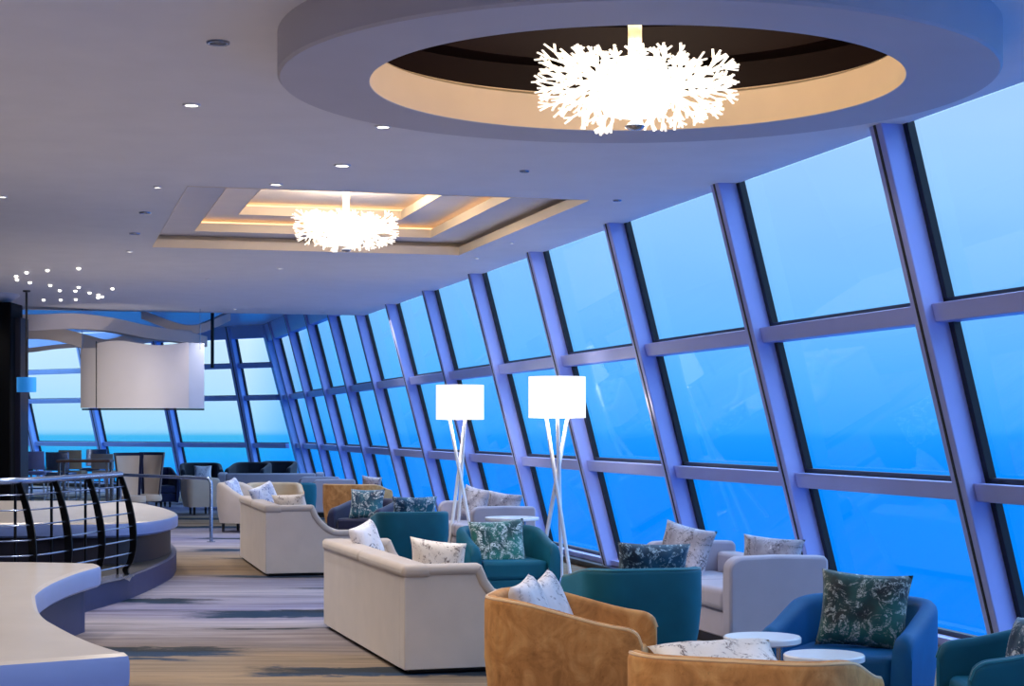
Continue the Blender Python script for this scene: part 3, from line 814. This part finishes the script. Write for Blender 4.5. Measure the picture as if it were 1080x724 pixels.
for i in idx:
    p, d, nn = rail_at(min(i, len(edge)-1))
    nn = BD; d = Vector((.28, .96, 0))
    rings = []
    pr = spline([(a, b, 0) for a, b in prof], 3)
    for q in pr:
        c = Vector((p.x, p.y, 0))+nn*q.x+Vector((0, 0, q.y))-T0
        ww = .024+.010*sin(pi*min(1, max(0, (q.y-.2)/.9)))
        rings.append([c-nn*ww-d*.008, c+nn*ww-d*.008, c+nn*ww+d*.008, c-nn*ww+d*.008])
    MB().loft(rings).build('post', M['rail_black'], t)
    c = Vector((p.x, p.y, 0))-T0+d*.0-nn*.03
    MB().tube([c+Vector((0, 0, .2)), c+Vector((0, 0, 1.11))], .012, 8).build('upright', M['rail_black'], t, smooth=True)
for z, o_ in ((1.02, .035), (.90, .075), (.78, .10), (.66, .12), (.54, .13), (.42, .12), (.31, .085)):
    pts = []
    for i in range(len(edge)):
        p, d, nn = rail_at(i)
        nn = BD
        pts.append(Vector((p.x, p.y, z))+nn*o_-T0)
    MB().tube(pts, .007, 6).build('wire', M['rail_blue'], t, smooth=True)
rings = []
for i in range(len(edge)):
    p, d, nn = rail_at(i)
    nn = BD
    c = Vector((p.x, p.y, 0))-T0
    rings.append([c-nn*.05+Vector((0, 0, .205)), c+nn*.14+Vector((0, 0, .205)), c+nn*.14+Vector((0, 0, .225)), c-nn*.05+Vector((0, 0, .225))])
MB().loft(rings).build('foot_plate', M['chrome'], t)
for i in (1, 8, 15):
    p, d, nn = rail_at(i)
    if nn.x < 0: nn = -nn
    c = Vector((p.x, p.y, 0))-T0+nn*.1
    MB().loft([[c+d*.09+Vector((0, 0, .205)), c-d*.09+Vector((0, 0, .205)), c-d*.09-nn*.10+Vector((0, 0, .205)), c+d*.09-nn*.10+Vector((0, 0, .205))],
               [c+d*.02-nn*.05+Vector((0, 0, .07)), c-d*.02-nn*.05+Vector((0, 0, .07)), c-d*.02-nn*.1+Vector((0, 0, .07)), c+d*.02-nn*.1+Vector((0, 0, .07))]]).build('bracket', M['ribbon'], t)

# thin free-standing handrail beyond
t = thing('handrail', 'thin satin handrail with a slim post, between the bench and the boxy armchair', 'handrail', (-4.1, 23.9, 0))
MB().tube([(0, 0, 0), (0, 0, .80), (-.02, .02, .845), (-.06, .06, .865), (-1.67, 1.95, .865)], .024, 10).build('rail', M['rail_blue'], t, smooth=True)
MB().tube([(-1.67, 1.95, .865), (-1.67, 1.95, 0)], .02, 8).build('post', M['rail_blue'], t, smooth=True)
MB().lathe([(.001, 0), (.06, 0), (.06, .012), (.001, .014)], 20).build('foot_plate', M['chrome'], t, smooth=True)

# black column with round cap
p = at(-22, 400, 24.6)
t = thing('column', 'black column at the left edge of the frame with a round grey cap', 'column', (p.x, p.y, 0))
rx = .53
MB().box(-rx, rx, -.3, .3, 0, 3.30).build('shaft', M['column'], t, bevel=.02)
MB().lathe([(.001, 3.30), (.3, 3.30), (.42, 3.33), (.53, 3.40), (.56, 3.43), (.001, 3.43)], 40).build('cap', M['ring'], t, smooth=True)
MB().box(rx-.01, rx+.08, -.1, .3, 0, 3.1).build('side_panel', M['navy_dark'], t, bevel=.01)

# swooping ceiling ribbons
def ribbon(name, pts, h, th, n=8):
    c = spline(pts, n); rings = []
    for i, p in enumerate(c):
        d = (c[min(i+1, len(c)-1)]-c[max(i-1, 0)]).normalized(); nn = Vector((-d.y, d.x, 0)).normalized()
        u = Vector((0, 0, 1))
        tw = h(i/(len(c)-1)) if callable(h) else h
        rings.append([p-nn*th-u*tw*.5, p+nn*th-u*tw*.5, p+nn*th+u*tw*.5, p-nn*th+u*tw*.5])
    return MB().loft(rings).build(name, M['ribbon'], None, bevel=.006)
def seg(lst): return [at(x, y, d) for x, y, d in lst]
tag(ribbon('ceiling_ribbon', seg([(-30, 342, 27), (30, 341, 27), (75, 339, 27.4), (115, 343, 27.8), (155, 351, 28.2), (192, 356, 28.6), (214, 361, 28.9)]), lambda s: .27-.1*s, .12),
    'wide beige ribbon sweeping down from the ceiling edge above the hanging white screen', 'ceiling ribbon')
tag(ribbon('ceiling_ribbon', seg([(-30, 358, 28.4), (25, 352, 28.4), (60, 353, 28.4), (90, 361, 28.5), (113, 366, 28.6), (138, 359, 28.7), (165, 353, 29.2), (200, 353, 29.6)]), lambda s: .12+.12*sin(pi*s), .10),
    'wavy beige ribbon dipping just behind the top of the hanging white screen', 'ceiling ribbon')
tag(ribbon('ceiling_ribbon', seg([(-30, 371, 29.6), (25, 370, 29.6), (60, 366, 29.7), (90, 364, 29.9)]), .07, .08),
    'narrow lowest ribbon left of the hanging white screen', 'ceiling ribbon')
tag(ribbon('ceiling_ribbon', seg([(150, 332, 31), (185, 345, 31.0), (205, 348, 31), (225, 341, 31.2), (240, 334, 31.4)]), .16, .10),
    'short curled ribbon at the right end of the ribbons, under the blue ceiling', 'ceiling ribbon')

# hanging white screen
d0 = 27.6; c = at(149, 396, d0)
t = thing('hanging_screen', 'large curved white screen hanging from the ceiling before the far windows', 'hanging screen', (c.x, c.y, 0))
def spanel(x0, x1, z0, z1, name, mat, rad=1.35, th=.012, wav=0):
    rings = []
    for k in range(25):
        x = x0+(x1-x0)*k/24; y = -sqrt(max(.01, rad*rad-x*x))+.95
        zz = z1+wav*sin(k/24*pi*2.2)
        rings.append([(x, y, z0), (x, y+th, z0), (x, y+th, zz), (x, y, zz)])
    return MB().loft(rings).build(name, mat, t, bevel=.003)
k_ = d0/F; z0 = E+(HY-431)*k_; z1 = E+(HY-361)*k_
spanel(-64*k_, -42.7*k_, z0+.005, z1-.1, 'panel', M['screen'])
spanel(-42.7*k_, 52*k_, z0, z1-.03, 'panel', M['screen'], wav=.035)
spanel(52.05*k_, 66*k_, z0, z1-.02, 'panel', M['screen_blue'])
MB().box(-43.2*k_, -42.8*k_, -.30, -.26, z0, z1).build('seam', M['gasket'], t)
mb = MB()
rings = []
for k in range(25):
    x = (-62+128*k/24)*k_; y = -sqrt(max(.01, 1.35**2-x*x))+.95
    rings.append([(x, y-.004, z0-.03), (x, y+.02, z0-.03), (x, y+.02, z0-.004), (x, y-.004, z0-.004)])
mb.loft(rings).build('bottom_rail', M['wood_dark'], t)
for x in (-.92, .93):
    y = -sqrt(1.35**2-x*x)+.955
    MB().tube([(x, y, z1-.12), (x, y, CH)], .006, 6).build('cable', M['chrome'], t)

# pendant by the column
p = at(28, 406, 23.9)
t = thing('pendant_lamp', 'small blue glass pendant on a dark rod right of the black column', 'pendant lamp', (p.x, p.y, CH))
MB().tube([(0, 0, 0), (0, 0, p.z-CH+.05)], .016, 8).build('rod', M['wood_dark'], t, smooth=True)
MB().lathe([(.001, .1), (.13, .1), (.13, -.1), (.11, -.1), (.11, .08), (.001, .08)], 28, (0, 0, p.z-CH)).build('glass_shade', M['pendant'], t, smooth=True)
MB().lathe([(.001, 0), (.05, 0), (.05, -.02), (.001, -.03)], 20).build('canopy', M['wood_dark'], t, smooth=True)
# slim dark hanger rod left of the bow mullion
p = at(224, 355, 30.5)
o = MB().tube([(0, 0, 0), (0, 0, -1.35)], .03, 8).build('hanger_rod', M['black'], None, smooth=True)
o.location = (p.x, p.y, 3.95); tag(o, 'thin dark rod hanging right of the white screen', 'rod')

# ------------------------------------------------------------------ bar table and stools at far left
c = at(90, 485, 30.0)
t = thing('bar_table', 'high brown-topped bar table among the stools at the far left', 'table', (c.x, c.y, 0), rz=R(5))
MB().box(-.45, .45, -.28, .28, .97, 1.015).build('tabletop', M['wood_brown'], t, bevel=.01)
for sx in (-1, 1):
    for sy in (-1, 1):
        MB().box(sx*.40-.022, sx*.40+.022, sy*.23-.022, sy*.23+.022, 0, .972).build('leg', M['chrome'], t, bevel=.004)
MB().box(-.40, .40, -.012, .012, .25, .28).build('stretcher', M['chrome'], t)
def bar_stool(label, px, d, fwd, mat, ht=1.13):
    p = at(px, 500, d)
    t = thing('bar_stool', label, 'bar stool', (p.x, p.y, 0), fwd)
    for sx in (-1, 1):
        for sy in (-1, 1):
            MB().tube([(sx*.21, sy*.20, 0), (sx*.18, sy*.17, .70)], .014, 8).build('leg', M['chrome'], t, smooth=True)
    mb = MB()
    for z, q in ((.28, .198), (.45, .19)):
        for a, b in (((-q, -q), (q, -q)), ((q, -q), (q, q)), ((q, q), (-q, q)), ((-q, q), (-q, -q))):
            mb.tube([(a[0], a[1]*.95, z), (b[0], b[1]*.95, z)], .009, 6)
    mb.build('foot_rails', M['chrome'], t)
    MB().box(-.21, .21, -.20, .20, .70, .77).build('seat', mat, t, bevel=.02, seg=3)
    rings = []
    for k in range(9):
        x = -.21+.42*k/8; y = -.20-.03+.05*(x/.21)**2
        rings.append([(x, y, .80), (x, y-.035, .80), (x, y-.06, ht), (x, y-.03, ht)])
    MB().loft(rings).build('backrest', mat, t, bevel=.008)
    return t
bar_stool('dark bar stool right beside the black column', 23, 33.6, (.9, .3), M['dark'])
bar_stool('periwinkle bar stool, second from the black column', 39.5, 32.0, (.1, 1), M['mullion'])
bar_stool('blue bar stool at the left end of the brown bar table', 65, 31.2, (.1, 1), M['rail_blue'])
bar_stool('tan bar stool in front of the brown bar table', 77, 32.3, (.0, 1), M['tan'], 1.15)
bar_stool('beige bar stool at the right end of the brown bar table', 112, 32.4, (.1, 1), M['beige'], 1.08)
def wing_chair(label, px, d, fwd):
    p = at(px, 500, d)
    t = thing('high_back_chair', label, 'chair', (p.x, p.y, 0), fwd)
    rings = []
    for k in range(13):
        a = -1.15+2.3*k/12; x = .27*sin(a); y = -.27*cos(a)+.05
        rings.append([(x*.86, y*.86, .36), (x*.86*.9, y*.86*.88, .36), (x*.98, y*.98, .8), (x*1.22*.96, y*1.2*.96, 1.15), (x*1.22, y*1.2, 1.15), (x*1.03, y*1.05, .8)])
    MB().loft(rings).build('shell', M['navy'], t, smooth=True)
    rings = []
    for k in range(11):
        a = -.95+1.9*k/10; x = .25*sin(a); y = -.245*cos(a)+.05
        rings.append([(x*.86, y*.84, .42), (x*.8, y*.78, .42), (x*1.1, y*1.06, 1.10), (x*1.16, y*1.14, 1.10)])
    MB().loft(rings).build('inner_pad', M['beige'], t, smooth=True)
    MB().lathe([(.001, .34), (.22, .34), (.235, .37), (.22, .45), (.001, .46)], 28).build('seat', M['beige'], t, smooth=True)
    MB().lathe([(.001, 0), (.2, 0), (.2, .012), (.025, .03), (.025, .345), (.001, .345)], 28).build('pedestal', M['chrome'], t, smooth=True)
    return t
wing_chair('dark high-back chair with beige lining, left of two at the end of the bar table', 139, 28.6, (.75, -.65))
wing_chair('dark high-back chair with beige lining, right of two at the end of the bar table', 156, 29.2, (-.6, -.8))
tub_chair('angular navy lounge chair below the far windows, right of the high-back chairs', (at(172, 500, 34.5).x, 34.5), (.5, -.85), M['navy'], W=.5, D=.6, hb=.78, hf=.60, th=.07, Rr=.1)
bar_stool('grey-blue bar stool behind the brown bar table', 98, 34.6, (-.1, -1), M['rail_blue'])

# ------------------------------------------------------------------ world: dusk sky over the sea
wd = bpy.data.worlds.new('World'); SC.world = wd; wd.use_nodes = True
nt = wd.node_tree; nt.nodes.clear()
def wnode(t_, **kw):
    n_ = nt.nodes.new(t_)
    for k, v in kw.items(): setattr(n_, k, v)
    return n_
tc = wnode('ShaderNodeTexCoord'); sx = wnode('ShaderNodeSeparateXYZ'); nt.links.new(tc.outputs['Generated'], sx.inputs[0])
mr = wnode('ShaderNodeMapRange'); mr.inputs['From Min'].default_value = -.1; mr.inputs['From Max'].default_value = .4
nt.links.new(sx.outputs['Z'], mr.inputs['Value'])
def wramp(stops):
    r = wnode('ShaderNodeValToRGB'); cr = r.color_ramp
    while len(cr.elements) < len(stops): cr.elements.new(.5)
    for e, (p, c) in zip(cr.elements, stops): e.position = p; e.color = (*c, 1)
    nt.links.new(mr.outputs['Result'], r.inputs['Fac']); return r
r1 = wramp([(0, (0, .24, 1)), (.15, (.002, .28, 1)), (.19, (.015, .34, 1)), (.197, (.04, .40, 1)), (.26, (.10, .47, 1)), (.4, (.27, .60, 1)), (.54, (.42, .68, 1)), (.68, (.46, .70, .99)), (1, (.36, .6, .95))])
r2 = wramp([(0, (0, .25, .9)), (.15, (.006, .34, .92)), (.175, (.02, .42, .86)), (.192, (.06, .5, .84)), (.197, (.36, .72, .96)), (.25, (.55, .82, 1)), (.33, (.74, .92, 1)), (1, (.6, .84, 1))])
az = wnode('ShaderNodeMath', operation='ARCTAN2'); nt.links.new(sx.outputs['X'], az.inputs[0]); nt.links.new(sx.outputs['Y'], az.inputs[1])
ma = wnode('ShaderNodeMapRange'); ma.inputs['From Min'].default_value = -.115; ma.inputs['From Max'].default_value = -.15
nt.links.new(az.outputs[0], ma.inputs['Value'])
mx = wnode('ShaderNodeMix', data_type='RGBA'); nt.links.new(ma.outputs['Result'], mx.inputs[0])
nt.links.new(r1.outputs[0], mx.inputs[6]); nt.links.new(r2.outputs[0], mx.inputs[7])
ns = wnode('ShaderNodeTexNoise'); ns.inputs['Scale'].default_value = 5; ns.inputs['Detail'].default_value = 3
mp = wnode('ShaderNodeMapping'); mp.inputs['Scale'].default_value = (1, 1, 3)
nt.links.new(tc.outputs['Generated'], mp.inputs[0]); nt.links.new(mp.outputs[0], ns.inputs['Vector'])
nr = wnode('ShaderNodeValToRGB'); nr.color_ramp.elements[0].color = (.93, .95, .98, 1); nr.color_ramp.elements[1].color = (1.0, 1, 1, 1)
nr.color_ramp.elements[0].position = .35; nr.color_ramp.elements[1].position = .6
nt.links.new(ns.outputs['Fac'], nr.inputs[0])
mm = wnode('ShaderNodeMix', data_type='RGBA', blend_type='MULTIPLY'); mm.inputs[0].default_value = 1
nt.links.new(mx.outputs[2], mm.inputs[6]); nt.links.new(nr.outputs[0], mm.inputs[7])
mb_ = wnode('ShaderNodeMapRange'); mb_.interpolation_type = 'SMOOTHSTEP'
for k_, v_ in (('From Min', .27), ('From Max', .6), ('To Min', .90), ('To Max', 4.2)): mb_.inputs[k_].default_value = v_
nt.links.new(sx.outputs['Z'], mb_.inputs['Value'])
bg = wnode('ShaderNodeBackground'); nt.links.new(mb_.outputs['Result'], bg.inputs['Strength'])
nt.links.new(mm.outputs[2], bg.inputs['Color'])
ow = wnode('ShaderNodeOutputWorld'); nt.links.new(bg.outputs[0], ow.inputs['Surface'])

# ------------------------------------------------------------------ lamps of the room: recessed downlights, and added fill spots
extra = [(x, y, 58) for y in (3.5, 6.5, 9.5, 12.5) for x in (-1.2, -4.0, -7.5)]
extra += [(-.7, 5.0, 120), (-1.6, 2.6, 140), (-2.4, 7.6, 80), (-2.4, .5, 140), (-5.5, 18, 90), (-8, 20, 90), (-5.2, 24.0, 170), (-7.8, 24.2, 170), (-2.9, 22.5, 80), (-3.4, 15.2, 80), (-4.6, 21, 80), (-2.2, 26.5, 70)]  # bare spots without fittings, added to brighten chairs, ceiling and ribbons
for i, (x, y, en) in enumerate(spots+extra):
    l = bpy.data.lights.new('downlight_fill_beam', 'SPOT'); l.energy = en; l.color = (1, .90, .80)
    l.spot_size = R(130); l.spot_blend = .6; l.shadow_soft_size = .05
    o = bpy.data.objects.new('downlight_fill_beam', l); COL.objects.link(o); o.location = (x, y, CH-.04)

# ------------------------------------------------------------------ camera
cam = bpy.data.cameras.new('camera'); co = bpy.data.objects.new('camera', cam); COL.objects.link(co)
co.location = (0, 0, E); co.rotation_euler = (R(90), 0, 0)
cam.sensor_fit = 'HORIZONTAL'; cam.sensor_width = 36; cam.lens = 36*F/1080
cam.shift_x = 0; cam.shift_y = (HY-362)/1080
cam.clip_start = .05; cam.clip_end = 500
SC.camera = co
vs = SC.view_settings
vs.view_transform = 'Standard'
try: vs.look = 'None'
except Exception: pass
vs.exposure = 0.35; vs.gamma = 1; vs.use_curve_mapping = False
